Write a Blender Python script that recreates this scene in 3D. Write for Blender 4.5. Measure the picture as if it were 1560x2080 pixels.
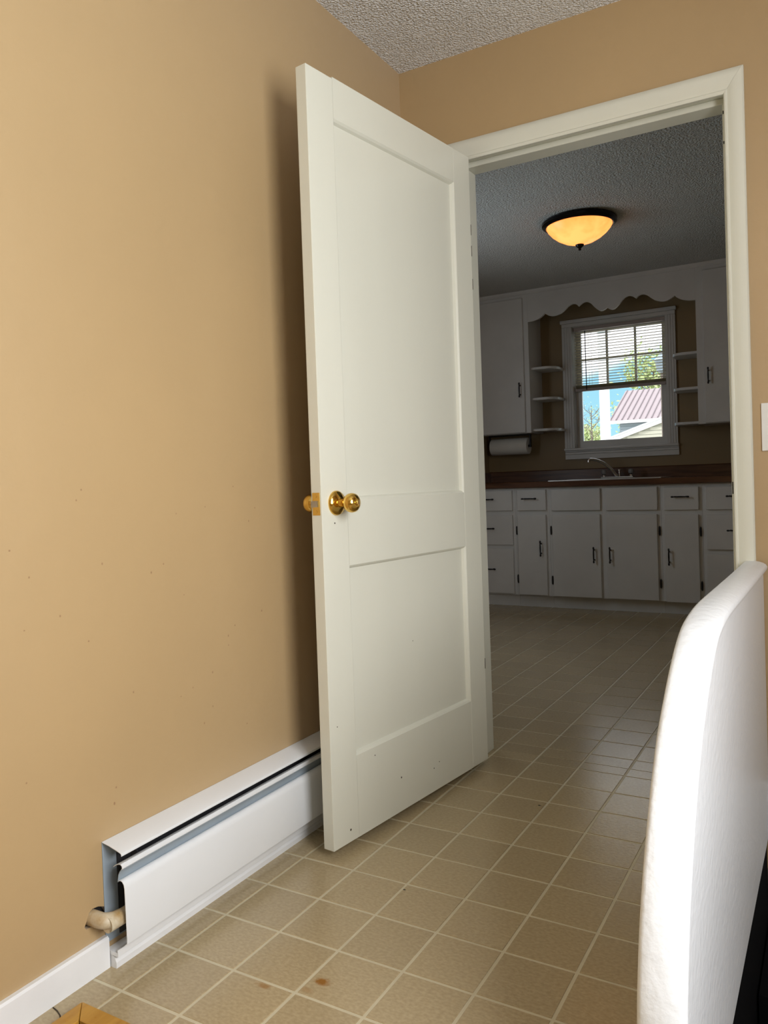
import bpy, bmesh, math, random
from mathutils import Vector, Matrix
random.seed(7)
scene = bpy.context.scene
for o in list(bpy.data.objects): bpy.data.objects.remove(o)
COL = scene.collection

# ------------------------------------------------------------------ camera
CAM = Vector((1.30353, -2.50258, 0.97368))
cd = bpy.data.cameras.new('camera'); cam = bpy.data.objects.new('camera', cd); COL.objects.link(cam)
R = [(0.86025713, 0.50861893, -0.03555905), (-0.01998525, -0.03605131, -0.99915009), (-0.5094686, 0.86023664, -0.02084852)]
M = Matrix(((R[0][0], -R[1][0], -R[2][0], CAM.x), (R[0][1], -R[1][1], -R[2][1], CAM.y), (R[0][2], -R[1][2], -R[2][2], CAM.z), (0, 0, 0, 1)))
cam.matrix_world = M
cd.sensor_fit = 'AUTO'; cd.sensor_width = 36; cd.lens = 1610.689 / 2080 * 36
cd.shift_x = (780 - 752.884) / 2080; cd.shift_y = (1011.071 - 1040) / 2080
cd.clip_start = 0.02; cd.clip_end = 500
scene.camera = cam

# ------------------------------------------------------------------ world, sun, daylight, exposure
wd = bpy.data.worlds.new('sky'); scene.world = wd; wd.use_nodes = True
nt = wd.node_tree; bg = nt.nodes['Background']
tc = nt.nodes.new('ShaderNodeTexCoord'); sx = nt.nodes.new('ShaderNodeSeparateXYZ'); rp = nt.nodes.new('ShaderNodeValToRGB')
nt.links.new(tc.outputs['Generated'], sx.inputs[0]); nt.links.new(sx.outputs['Z'], rp.inputs[0]); 
cn = nt.nodes.new('ShaderNodeTexNoise'); cn.inputs['Scale'].default_value = 3.0; cn.inputs['Detail'].default_value = 6; nt.links.new(tc.outputs['Generated'], cn.inputs['Vector'])
ca = nt.nodes.new('ShaderNodeMapRange'); ca.inputs[1].default_value = .11; ca.inputs[2].default_value = .17; ca.inputs[3].default_value = .0; ca.inputs[4].default_value = .5; nt.links.new(sx.outputs['Z'], ca.inputs[0])
cs = nt.nodes.new('ShaderNodeMath'); cs.operation = 'ADD'; nt.links.new(cn.outputs[0], cs.inputs[0]); nt.links.new(ca.outputs[0], cs.inputs[1])
cm = nt.nodes.new('ShaderNodeMapRange'); cm.inputs[1].default_value = .70; cm.inputs[2].default_value = .88; nt.links.new(cs.outputs[0], cm.inputs[0])
cx_ = nt.nodes.new('ShaderNodeMix'); cx_.data_type = 'RGBA'; nt.links.new(cm.outputs[0], cx_.inputs['Factor']); nt.links.new(rp.outputs[0], cx_.inputs['A']); cx_.inputs['B'].default_value = (2.2, 2.15, 2.25, 1)
nt.links.new(cx_.outputs['Result'], bg.inputs[0])
rp.color_ramp.elements[0].position = 0.0; rp.color_ramp.elements[0].color = (0.44, 0.78, 0.88, 1)
rp.color_ramp.elements[1].position = 0.35; rp.color_ramp.elements[1].color = (0.16, 0.52, 0.86, 1)
bg.inputs[1].default_value = 1.25
sd = bpy.data.lights.new('sun', 'SUN'); sun = bpy.data.objects.new('sun', sd); COL.objects.link(sun)
sd.energy = 1.5; sd.angle = 0.01; sd.color = (1, 0.96, 0.9)
sun.rotation_euler = Vector((0.0, 0.62, -0.78)).to_track_quat('-Z', 'Y').to_euler()

def area(name, loc, direction, sx_, sy_, watts, color):
    l = bpy.data.lights.new(name, 'AREA'); l.shape = 'RECTANGLE'; l.size = sx_; l.size_y = sy_; l.energy = watts; l.color = color
    o = bpy.data.objects.new(name, l); COL.objects.link(o); o.location = loc
    o.rotation_euler = Vector(direction).to_track_quat('-Z', 'Y').to_euler()
    return o
# daylight entering the stair window (right wall, out of frame) and the kitchen's side window
area('stair_window_daylight', (2.09, -1.95, 1.42), (-1, 0, 0), 0.95, 1.2, 54, (0.98, 0.98, 1.0))
area('added_landing_fill', (2.09, -3.15, 1.42), (-1, 0, 0), 0.7, 1.2, 4, (0.80, 0.91, 1.0))  # added fill light, brightens the near end of the guard panel
area('kitchen_side_window_daylight', (-1.20, 1.45, 1.5), (1, 0, 0), 0.85, 0.95, 8.0, (0.82, 0.91, 1.0))

vs = scene.view_settings
vs.view_transform = 'Standard'; vs.look = 'None'; vs.exposure = 0.0; vs.gamma = 1.0; vs.use_curve_mapping = False

# ------------------------------------------------------------------ materials
MATS = {}
def mat(name, col, rough=0.5, metal=0.0, spec=0.5, var=0.0, vscale=6.0, col2=None, bump=0.0, bscale=60.0, bdist=0.002, stretch=None, emit=None, estr=0.0, coat=0.0, bdetail=4.0, ran=0.0):
    m = bpy.data.materials.new(name); m.use_nodes = True; n = m.node_tree.nodes; L = m.node_tree.links
    b = n['Principled BSDF']
    b.inputs['Base Color'].default_value = (*col, 1); b.inputs['Roughness'].default_value = rough
    b.inputs['Metallic'].default_value = metal; b.inputs['Specular IOR Level'].default_value = spec
    b.inputs['Coat Weight'].default_value = coat
    t = n.new('ShaderNodeNewGeometry'); src = t.outputs['Position']
    if stretch:
        mp = n.new('ShaderNodeMapping'); mp.inputs['Scale'].default_value = stretch; L.new(src, mp.inputs[0]); src = mp.outputs[0]
    if var or col2:
        nz = n.new('ShaderNodeTexNoise'); nz.inputs['Scale'].default_value = vscale; nz.inputs['Detail'].default_value = 6; L.new(src, nz.inputs['Vector'])
        cr = n.new('ShaderNodeValToRGB'); L.new(nz.outputs[0], cr.inputs[0])
        c2 = col2 or tuple(c * (1 - var) for c in col)
        cr.color_ramp.elements[0].position = 0.35; cr.color_ramp.elements[1].position = 0.65
        cr.color_ramp.elements[0].color = (*c2, 1); cr.color_ramp.elements[1].color = (*col, 1)
        out = cr.outputs[0]
        if ran:
            oi = n.new('ShaderNodeObjectInfo'); hs = n.new('ShaderNodeHueSaturation'); mr = n.new('ShaderNodeMapRange')
            L.new(oi.outputs['Random'], mr.inputs[0]); mr.inputs[3].default_value = 1 - ran; mr.inputs[4].default_value = 1 + ran
            L.new(mr.outputs[0], hs.inputs['Value']); L.new(out, hs.inputs['Color']); out = hs.outputs[0]
        L.new(out, b.inputs['Base Color'])
    if bump:
        bz = n.new('ShaderNodeTexNoise'); bz.inputs['Scale'].default_value = bscale; bz.inputs['Detail'].default_value = bdetail; L.new(src, bz.inputs['Vector'])
        bp = n.new('ShaderNodeBump'); bp.inputs['Strength'].default_value = bump; bp.inputs['Distance'].default_value = bdist
        L.new(bz.outputs[0], bp.inputs['Height']); L.new(bp.outputs[0], b.inputs['Normal'])
    if emit:
        b.inputs['Emission Color'].default_value = (*emit, 1); b.inputs['Emission Strength'].default_value = estr
    MATS[name] = m
    return m

def translucent_mat(name, col, rough, **kw):
    m = mat(name, col, rough, **kw); n = m.node_tree.nodes; L = m.node_tree.links; b = n['Principled BSDF']
    t = n.new('ShaderNodeBsdfTranslucent'); t.inputs[0].default_value = (*col, 1); mx = n.new('ShaderNodeMixShader'); mx.inputs[0].default_value = .5
    L.new(b.outputs[0], mx.inputs[1]); L.new(t.outputs[0], mx.inputs[2]); L.new(mx.outputs[0], n['Material Output'].inputs[0])
    return m

def stains(m, spots, col):
    """irregular stains with a place and shape of their own, as (centre, radius)"""
    n = m.node_tree.nodes; L = m.node_tree.links; b = n['Principled BSDF']
    prev = b.inputs['Base Color'].links[0].from_socket
    g = n.new('ShaderNodeNewGeometry'); nz = n.new('ShaderNodeTexNoise'); nz.inputs['Scale'].default_value = 90
    L.new(g.outputs['Position'], nz.inputs['Vector'])
    for c, rx, ry, amt, *cc in spots:
        sb = n.new('ShaderNodeVectorMath'); sb.operation = 'SUBTRACT'; L.new(g.outputs['Position'], sb.inputs[0]); sb.inputs[1].default_value = c
        sc = n.new('ShaderNodeVectorMath'); sc.operation = 'MULTIPLY'; L.new(sb.outputs[0], sc.inputs[0]); sc.inputs[1].default_value = (1 / rx, 1 / ry, 1 / rx)
        ln = n.new('ShaderNodeVectorMath'); ln.operation = 'LENGTH'; L.new(sc.outputs[0], ln.inputs[0])
        ad = n.new('ShaderNodeMath'); ad.operation = 'ADD'; L.new(ln.outputs['Value'], ad.inputs[0]); L.new(nz.outputs[0], ad.inputs[1])
        mr = n.new('ShaderNodeMapRange'); L.new(ad.outputs[0], mr.inputs[0])
        mr.inputs[1].default_value = 0.8; mr.inputs[2].default_value = 1.35; mr.inputs[3].default_value = amt; mr.inputs[4].default_value = 0
        mx = n.new('ShaderNodeMix'); mx.data_type = 'RGBA'; L.new(mr.outputs[0], mx.inputs['Factor']); L.new(prev, mx.inputs['A'])
        mx.inputs['B'].default_value = (*(cc[0] if cc else col), 1); prev = mx.outputs['Result']
    L.new(prev, b.inputs['Base Color'])

WALL = (0.445, 0.300, 0.136)
wall_m = mat('tan_wall_paint', WALL, 0.5, spec=1.0, var=0.06, vscale=1.6, bump=0.25, bscale=26, bdist=0.004, bdetail=8)
wall_l = mat('tan_wall_paint_speckled', WALL, 0.5, spec=1.0, var=0.06, vscale=1.6, bump=0.25, bscale=22, bdist=0.004, bdetail=8)
_rs = random.Random(3)
stains(wall_l, [((-.012, _rs.uniform(-1.6, -.85), _rs.uniform(.3, .98)), _rs.uniform(.002, .0042), .003, .8) for _ in range(30)], (0.22, 0.10, 0.03))
wall_k = mat('dark_tan_kitchen_wall', (0.27, 0.19, 0.09), 0.5, spec=0.5, var=0.06, vscale=1.6, bump=0.2, bscale=26, bdist=0.004, bdetail=8)  # kitchen walls use a darker tan than the entry walls
for m_ in (wall_m, wall_l):
    b_ = m_.node_tree.nodes['Principled BSDF']; b_.inputs['Sheen Weight'].default_value = .45; b_.inputs['Sheen Roughness'].default_value = .5
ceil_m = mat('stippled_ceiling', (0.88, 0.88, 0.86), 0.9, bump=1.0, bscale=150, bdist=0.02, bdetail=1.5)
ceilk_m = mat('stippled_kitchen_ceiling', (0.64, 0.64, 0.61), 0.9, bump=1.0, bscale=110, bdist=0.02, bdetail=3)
white = mat('cream_white_gloss_paint', (0.70, 0.70, 0.60), 0.32, var=0.04, vscale=3, bump=0.12, bscale=70, bdist=0.002, stretch=(1, 1, .25))
white_c = mat('white_cabinet_paint', (0.66, 0.66, 0.64), 0.38, var=0.06, vscale=5, bump=0.08, bscale=60, bdist=0.002)
rail_w = mat('thick_white_gloss_paint', (0.80, 0.83, 0.85), 0.42, var=0.03, vscale=5, bump=0.6, bscale=55, bdist=0.003, bdetail=6)
trim_w = mat('white_trim_paint', (0.78, 0.79, 0.79), 0.4, var=0.05, vscale=8, bump=0.15, bscale=40, bdist=0.002)
heat_w = mat('white_enamel', (0.76, 0.78, 0.79), 0.3, var=0.03, vscale=4)
heat_b = mat('blue_grey_enamel_and_shade', (0.31, 0.37, 0.42), 0.35, var=0.12, vscale=12)  # enamel colour, also the painted shade on the damper's lower face
heat_d = mat('dusty_metal_and_slot_shade', (0.03, 0.03, 0.035), 0.7, var=0.3, vscale=30)  # dusty metal parts, also the painted shade behind the heater slot
pipe_m = mat('stained_pipe_paint', (0.62, 0.56, 0.42), 0.5, col2=(0.36, 0.22, 0.07), vscale=26, bump=0.3, bscale=60)
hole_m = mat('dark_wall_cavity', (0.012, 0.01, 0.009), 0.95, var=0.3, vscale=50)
tile_m = mat('beige_vinyl_tile', (0.45, 0.36, 0.215), 0.20, spec=0.5, col2=(0.37, 0.29, 0.165), vscale=110, bump=0.25, bscale=90, bdist=0.0015, stretch=(1, 1.5, 1), ran=0.05, bdetail=6)
grout_m = mat('pale_grout', (0.60, 0.54, 0.38), 0.45, var=0.08, vscale=15)
stains(tile_m, [((.414, -1.252, 0), .026, .015, .95), ((.400, -1.288, 0), .022, .012, .35), ((.319, -1.315, 0), .024, .011, .6), ((.392, -.873, 0), .006, .004, 1, (.02, .015, .01)), ((.522, -.269, 0), .008, .005, 1, (.02, .015, .01))], (0.27, 0.11, 0.012))
brass = mat('polished_brass', (0.78, 0.50, 0.12), 0.12, 1.0, var=0.05, vscale=20)
steel = mat('worn_steel', (0.62, 0.60, 0.56), 0.3, 1.0, var=0.1, vscale=40)
chrome = mat('chrome', (0.75, 0.75, 0.76), 0.08, 1.0, var=0.02, vscale=20)
black = mat('black_iron', (0.012, 0.011, 0.012), 0.35, 0.3, var=0.2, vscale=40)
bronze = mat('dark_bronze', (0.012, 0.010, 0.011), 0.25, 0.6, var=0.2, vscale=40)
oak = mat('golden_oak', (0.50, 0.27, 0.045), 0.4, col2=(0.36, 0.17, 0.02), vscale=14, stretch=(3, .6, 3), bump=0.15, bscale=50)
counter_m = mat('walnut_laminate', (0.13, 0.055, 0.022), 0.3, col2=(0.065, 0.024, 0.010), vscale=9, stretch=(.5, 6, 6))
paper = mat('paper_towel', (0.72, 0.71, 0.66), 0.9, var=0.03, vscale=20, bump=0.4, bscale=120)
acryl = mat('smoky_acrylic', (0.25, 0.25, 0.25), 0.1, var=0.1, vscale=30)
blind_m = translucent_mat('cream_blind_slat', (0.80, 0.76, 0.62), 0.5, var=0.03, vscale=10)
blind_d = mat('blind_bottom_rail', (0.42, 0.36, 0.34), 0.5, var=0.05, vscale=10)
chip_m = mat('bare_chip', (0.05, 0.035, 0.02), 0.8, var=0.3, vscale=80)
black_f = mat('stairwell_black', (0.004, 0.004, 0.005), 0.95, spec=0.1, var=0.2, vscale=20)  # flat black on the stairwell sides and steps
grey_w = mat('grey_stair_paint', (0.34, 0.36, 0.36), 0.5, var=0.06, vscale=8)
plate_m = mat('white_plastic', (0.78, 0.78, 0.74), 0.35, var=0.02, vscale=10)
roofm = mat('pale_red_metal_roof', (0.36, 0.30, 0.31), 0.6, var=0.04, vscale=2)
seam_m = mat('roof_seam_metal', (0.20, 0.165, 0.175), 0.5, var=0.04, vscale=2)
sid_b = mat('pale_blue_siding', (0.36, 0.42, 0.46), 0.6, var=0.03, vscale=2)
sid_c = mat('cream_siding', (0.52, 0.50, 0.40), 0.6, var=0.03, vscale=2)
ext_w = mat('white_exterior_paint', (0.86, 0.86, 0.86), 0.5, var=0.02, vscale=3)
bark = mat('grey_bark', (0.20, 0.16, 0.13), 0.9, var=0.3, vscale=20)
leaf_m = mat('spring_leaves', (0.50, 0.58, 0.34), 0.6, col2=(0.34, 0.44, 0.22), vscale=5)
leaf_g = mat('yellow_green_leaves', (0.55, 0.62, 0.30), 0.6, col2=(0.40, 0.50, 0.20), vscale=3)
grass = mat('pale_gravel_ground', (0.55, 0.54, 0.48), 0.9, var=0.3, vscale=1.5)

def shade_material():
    m = mat('amber_alabaster_glass', (0.9, 0.6, 0.25), 0.35)
    n = m.node_tree.nodes; L = m.node_tree.links; b = n['Principled BSDF']
    g = n.new('ShaderNodeNewGeometry'); nz = n.new('ShaderNodeTexNoise'); nz.inputs['Scale'].default_value = 9; nz.inputs['Detail'].default_value = 3
    cr = n.new('ShaderNodeValToRGB'); L.new(g.outputs['Position'], nz.inputs['Vector']); L.new(nz.outputs[0], cr.inputs[0])
    cr.color_ramp.elements[0].position = .35; cr.color_ramp.elements[0].color = (1, .27, .05, 1)
    cr.color_ramp.elements[1].position = .62; cr.color_ramp.elements[1].color = (1, .385, .10, 1)
    L.new(cr.outputs[0], b.inputs['Emission Color']); b.inputs['Emission Strength'].default_value = 1.7
    b.inputs['Base Color'].default_value = (.5, .3, .1, 1)
    return m
shade_m = shade_material()
def glass_material():
    m = bpy.data.materials.new('window_glass'); m.use_nodes = True; n = m.node_tree.nodes; L = m.node_tree.links
    n.remove(n['Principled BSDF']); out = n['Material Output']
    t = n.new('ShaderNodeBsdfTransparent'); t.inputs[0].default_value = (.96, .98, .98, 1)
    gl = n.new('ShaderNodeBsdfGlossy'); gl.inputs['Roughness'].default_value = .02
    nz = n.new('ShaderNodeTexNoise'); nz.inputs['Scale'].default_value = 3; bp = n.new('ShaderNodeBump'); bp.inputs['Strength'].default_value = .02
    L.new(nz.outputs[0], bp.inputs['Height']); L.new(bp.outputs[0], gl.inputs['Normal'])
    fr = n.new('ShaderNodeFresnel'); fr.inputs[0].default_value = 1.45
    mx = n.new('ShaderNodeMixShader'); L.new(fr.outputs[0], mx.inputs[0]); L.new(t.outputs[0], mx.inputs[1]); L.new(gl.outputs[0], mx.inputs[2]); L.new(mx.outputs[0], out.inputs[0])
    return m
glass = glass_material()

# ------------------------------------------------------------------ mesh helpers
ORG = {}
def link(o, parent):
    COL.objects.link(o)
    if parent is not None: o.parent = parent
    ORG[o.name] = ORG.get(parent.name, Vector((0, 0, 0))) if parent is not None else Vector((0, 0, 0))
def mk(name, bm, m, parent=None, smooth=False, bev=0.0, seg=1):
    """link a bmesh given in world coordinates (or in a rotated root's own frame)"""
    if bev: bmesh.ops.bevel(bm, geom=list(bm.edges), offset=bev, segments=seg, affect='EDGES', profile=.6, clamp_overlap=True)
    off = ORG.get(parent.name, Vector((0, 0, 0))) if parent is not None else Vector((0, 0, 0))
    if off.length: bmesh.ops.translate(bm, verts=list(bm.verts), vec=-off)
    bmesh.ops.recalc_face_normals(bm, faces=list(bm.faces))
    me = bpy.data.meshes.new(name); bm.to_mesh(me); bm.free(); me.materials.append(m)
    if smooth:
        for p in me.polygons: p.use_smooth = True
        try: me.set_sharp_from_angle(angle=math.radians(38))
        except Exception: pass
    o = bpy.data.objects.new(name, me); link(o, parent)
    return o
def tag(o, label=None, cat=None, group=None, kind=None):
    if label: o['label'] = label
    if cat: o['category'] = cat
    if group: o['group'] = group
    if kind: o['kind'] = kind
    return o
def thing(name, loc, label, cat, group=None, kind=None, rotz=0.0):
    o = bpy.data.objects.new(name, None); o.empty_display_size = .05; COL.objects.link(o); o.location = loc; o.rotation_euler = (0, 0, rotz)
    ORG[o.name] = Vector((0, 0, 0)) if rotz else Vector(loc)
    return tag(o, label, cat, group, kind)
def addbox(bm, x0, x1, y0, y1, z0, z1):
    v = [bm.verts.new(p) for p in ((x0, y0, z0), (x1, y0, z0), (x1, y1, z0), (x0, y1, z0), (x0, y0, z1), (x1, y0, z1), (x1, y1, z1), (x0, y1, z1))]
    for f in ((3, 2, 1, 0), (4, 5, 6, 7), (0, 1, 5, 4), (1, 2, 6, 5), (2, 3, 7, 6), (3, 0, 4, 7)): bm.faces.new([v[i] for i in f])
def box(name, x0, x1, y0, y1, z0, z1, m, parent=None, bev=0.0, seg=1):
    bm = bmesh.new(); addbox(bm, x0, x1, y0, y1, z0, z1)
    return mk(name, bm, m, parent, bev=bev, seg=seg)
def boxes(name, lst, m, parent=None):
    bm = bmesh.new()
    for b in lst: addbox(bm, *b)
    return mk(name, bm, m, parent)
def addprism(bm, poly, axis, lo, hi):
    """poly in the plane normal to axis: axis x->(y,z), y->(x,z), z->(x,y)"""
    def P(a, b, c): return {'x': (c, a, b), 'y': (a, c, b), 'z': (a, b, c)}[axis]
    v0 = [bm.verts.new(P(a, b, lo)) for a, b in poly]; v1 = [bm.verts.new(P(a, b, hi)) for a, b in poly]
    n = len(poly); bm.faces.new(v0[::-1]); bm.faces.new(v1)
    for i in range(n): bm.faces.new((v0[i], v0[(i + 1) % n], v1[(i + 1) % n], v1[i]))
def prism(name, poly, axis, lo, hi, m, parent=None, smooth=False, bev=0.0):
    bm = bmesh.new(); addprism(bm, poly, axis, lo, hi)
    return mk(name, bm, m, parent, smooth, bev)
def addlathe(bm, prof, c, axis='z', seg=32, cap=True):
    rings = []
    for r, h in prof:
        ring = []
        for k in range(seg):
            a = 2 * math.pi * k / seg; u, v = r * math.cos(a), r * math.sin(a)
            p = {'z': (u, v, h), 'y': (u, h, v), 'x': (h, u, v)}[axis]
            ring.append(bm.verts.new((c[0] + p[0], c[1] + p[1], c[2] + p[2])))
        rings.append(ring)
    for a, b in zip(rings, rings[1:]):
        for k in range(seg): bm.faces.new((a[k], a[(k + 1) % seg], b[(k + 1) % seg], b[k]))
    if cap:
        bm.faces.new(rings[0][::-1]); bm.faces.new(rings[-1])
def lathe(name, prof, c, m, parent=None, axis='z', seg=32, cap=True):
    bm = bmesh.new(); addlathe(bm, prof, c, axis, seg, cap); return mk(name, bm, m, parent, smooth=True)
def addtube(bm, pts, rad, seg=10):
    pts = [Vector(p) for p in pts]; n = len(pts); rad = rad if isinstance(rad, (list, tuple)) else [rad] * n
    rings = []; nrm = None
    for i, p in enumerate(pts):
        t = (pts[min(i + 1, n - 1)] - pts[max(i - 1, 0)]).normalized()
        if nrm is None: nrm = t.orthogonal().normalized()
        nrm = (nrm - t * nrm.dot(t)).normalized(); bn = t.cross(nrm)
        rings.append([bm.verts.new(p + (nrm * math.cos(2 * math.pi * k / seg) + bn * math.sin(2 * math.pi * k / seg)) * rad[i]) for k in range(seg)])
    for a, b in zip(rings, rings[1:]):
        for k in range(seg): bm.faces.new((a[k], a[(k + 1) % seg], b[(k + 1) % seg], b[k]))
    bm.faces.new(rings[0][::-1]); bm.faces.new(rings[-1])
def tube(name, pts, rad, m, parent=None, seg=10):
    bm = bmesh.new(); addtube(bm, pts, rad, seg); return mk(name, bm, m, parent, smooth=True)
def spline(P, k=6):
    """Catmull-Rom through points"""
    P = [tuple(p) for p in P]; out = []
    for i in range(len(P) - 1):
        p0 = P[max(i - 1, 0)]; p1 = P[i]; p2 = P[i + 1]; p3 = P[min(i + 2, len(P) - 1)]
        for j in range(k):
            t = j / k
            out.append(tuple(.5 * (2 * b + (c - a) * t + (2 * a - 5 * b + 4 * c - d) * t * t + (3 * b - a - 3 * c + d) * t ** 3) for a, b, c, d in zip(p0, p1, p2, p3)))
    out.append(P[-1]); return out
def inst(name, me, loc, parent):
    o = bpy.data.objects.new(name, me); COL.objects.link(o); o.parent = parent
    o.location = Vector(loc) - ORG.get(parent.name, Vector((0, 0, 0))); ORG[o.name] = ORG.get(parent.name, Vector((0, 0, 0)))
    return o
def panel_wall(name, axis, lo, hi, a0, a1, b0, b1, holes, m):
    """a wall slab with rectangular openings; axis x: a=y, b=z; axis y: a=x, b=z; axis z: a=x, b=y"""
    A = sorted({a0, a1, *[h[0] for h in holes], *[h[1] for h in holes]}); B = sorted({b0, b1, *[h[2] for h in holes], *[h[3] for h in holes]})
    A = [a for a in A if a0 <= a <= a1]; B = [b for b in B if b0 <= b <= b1]
    bm = bmesh.new()
    def inside(i, j):
        if i < 0 or j < 0 or i >= len(A) - 1 or j >= len(B) - 1: return False
        ca, cb = (A[i] + A[i + 1]) / 2, (B[j] + B[j + 1]) / 2
        return not any(h[0] < ca < h[1] and h[2] < cb < h[3] for h in holes)
    V = {}
    def P(a, b, c):
        k = (a, b, c)
        if k not in V: V[k] = bm.verts.new({'x': (c, a, b), 'y': (a, c, b), 'z': (a, b, c)}[axis])
        return V[k]
    for i in range(len(A) - 1):
        for j in range(len(B) - 1):
            if not inside(i, j): continue
            q = [(A[i], B[j]), (A[i + 1], B[j]), (A[i + 1], B[j + 1]), (A[i], B[j + 1])]
            for c in (lo, hi): bm.faces.new([P(a, b, c) for a, b in q])
            for s, (di, dj) in enumerate(((0, -1), (1, 0), (0, 1), (-1, 0))):
                if not inside(i + di, j + dj):
                    e, f = q[s], q[(s + 1) % 4]
                    bm.faces.new((P(*e, lo), P(*f, lo), P(*f, hi), P(*e, hi)))
    return tag(mk(name, bm, m), kind='structure')

# ------------------------------------------------------------------ the setting
HC, HK = 2.412, 2.402          # ceilings
XL, YB, YK = -0.012, 0.02, 0.135   # left wall, back wall front and kitchen side
XR = 2.13                      # stairwell outer wall
KX0, KX1, KY = -1.22, 1.95, 3.73   # kitchen walls
GX0, GX1 = 1.060, 1.1125        # stair guard

# floor: pale grout bed with a grid of tiles
S = 0.1524
fl = bmesh.new()
for b in ((XL - .1, GX0 + .03, -1.56, YB, -.03, -.0013), (XL - .1, GX1 - .004, -3.95, -1.56, -.03, -.0013), (.17, 1.09, YB, YK, -.03, -.0013), (GX1 - .004, XR, -3.95, -1.60, -.03, -.0013), (KX0 - .1, KX1 + .1, YK, KY + .1, -.03, -.0013)): addbox(fl, *b)
floor = tag(mk('floor', fl, grout_m), 'beige vinyl floor with square tile pattern and pale grout lines', 'floor', kind='structure')
tb = bmesh.new(); g = .0044; h2 = S / 2 - g; h1 = h2 + .0008
lowr = [tb.verts.new((a * h1, b * h1, -.0022)) for a, b in ((-1, -1), (1, -1), (1, 1), (-1, 1))]
midr = [tb.verts.new((a * h1, b * h1, -.0006)) for a, b in ((-1, -1), (1, -1), (1, 1), (-1, 1))]
topr = [tb.verts.new((a * h2, b * h2, 0)) for a, b in ((-1, -1), (1, -1), (1, 1), (-1, 1))]
tb.faces.new(topr)
for a, b in ((lowr, midr), (midr, topr)):
    for k in range(4): tb.faces.new((a[k], a[(k + 1) % 4], b[(k + 1) % 4], b[k]))
tile_me = bpy.data.meshes.new('tile'); tb.to_mesh(tile_me); tb.free(); tile_me.materials.append(tile_m)
def seen(x, y):
    v = Vector((x, y, 0)) - CAM; c = [Vector(r).dot(v) for r in R]
    if c[2] < .3: return False
    u, w = 752.9 + 1610.7 * c[0] / c[2], 1011.1 + 1610.7 * c[1] / c[2]
    if not (-90 < u < 1410 and w < 2200): return False
    if y > YK:    # through the doorway
        t = (.0 - CAM.y) / (y - CAM.y); xd = CAM.x + (x - CAM.x) * t
        return .16 < xd < 1.02
    return True
cells = []
for i in range(-9, 15):
    for j in range(-16, 33):
        x0, x1 = .0808 + i * S, .0808 + (i + 1) * S; y0, y1 = (j - 9.55) * S, (j - 8.55) * S
        for bx0, bx1, by0, by1 in ((XL, GX0 + .028, -3.9, YK), (GX0 + .028, XR, -3.9, -1.62), (KX0, KX1, YK, 3.20)):
            a0, a1, b0, b1 = max(x0, bx0), min(x1, bx1), max(y0, by0), min(y1, by1)
            if by1 == YK and b1 > YB and (a1 < .19 or a0 > 1.06): b1 = min(b1, YB)
            if a1 - a0 > .012 and b1 - b0 > .012: cells.append((a0, a1, b0, b1))
near = [c for c in cells if seen((c[0] + c[1]) / 2, (c[2] + c[3]) / 2)]
near.sort(key=lambda c: (c[0] - CAM.x) ** 2 + (c[2] - CAM.y) ** 2); near = near[:300]; ns = set(near)
for a0, a1, b0, b1 in near:
    o = bpy.data.objects.new('tile', tile_me); COL.objects.link(o); o.parent = floor
    o.location = ((a0 + a1) / 2, (b0 + b1) / 2, 0); o.scale = ((a1 - a0) / S, (b1 - b0) / S, 1)
rb = bmesh.new()
for a0, a1, b0, b1 in cells:
    if (a0, a1, b0, b1) not in ns: addbox(rb, a0 + .0044, a1 - .0044, b0 + .0044, b1 - .0044, -.002, 0)
tag(mk('tile_field', rb, tile_m, floor), kind='stuff')

# left wall with the ragged pipe hole
hole = [(-1.449, .127), (-1.441, .131), (-1.427, .129), (-1.412, .122), (-1.400, .100), (-1.404, .077), (-1.425, .080), (-1.436, .093), (-1.445, .096), (-1.458, .097), (-1.462, .103), (-1.455, .115)]
wb = bmesh.new()
def loop(bm, pts, x):
    vs_ = [bm.verts.new((x, a, b)) for a, b in pts]
    return vs_, [bm.edges.new((vs_[i], vs_[(i + 1) % len(vs_)])) for i in range(len(vs_))]
outer = [(-3.95, -.03), (YB + .02, -.03), (YB + .02, HC + .05), (-3.95, HC + .05)]
vo, eo = loop(wb, outer, XL); vh, eh = loop(wb, hole, XL)
bmesh.ops.triangle_fill(wb, edges=eo + eh, use_beauty=True)
vb = [wb.verts.new((XL - .1, a, b)) for a, b in outer]; wb.faces.new(vb)
for i in range(4): wb.faces.new((vo[i], vo[(i + 1) % 4], vb[(i + 1) % 4], vb[i]))
vk = [wb.verts.new((XL - .02, a, b)) for a, b in hole]
for i in range(len(hole)): wb.faces.new((vh[i], vh[(i + 1) % len(hole)], vk[(i + 1) % len(hole)], vk[i]))
wall_left = tag(mk('wall_left', wb, wall_l), 'tan painted plaster wall above the baseboard heater', 'wall', kind='structure')
prism('wall_cavity', [(a, b) for a, b in hole], 'x', XL - .05, XL - .012, hole_m, wall_left)

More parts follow.
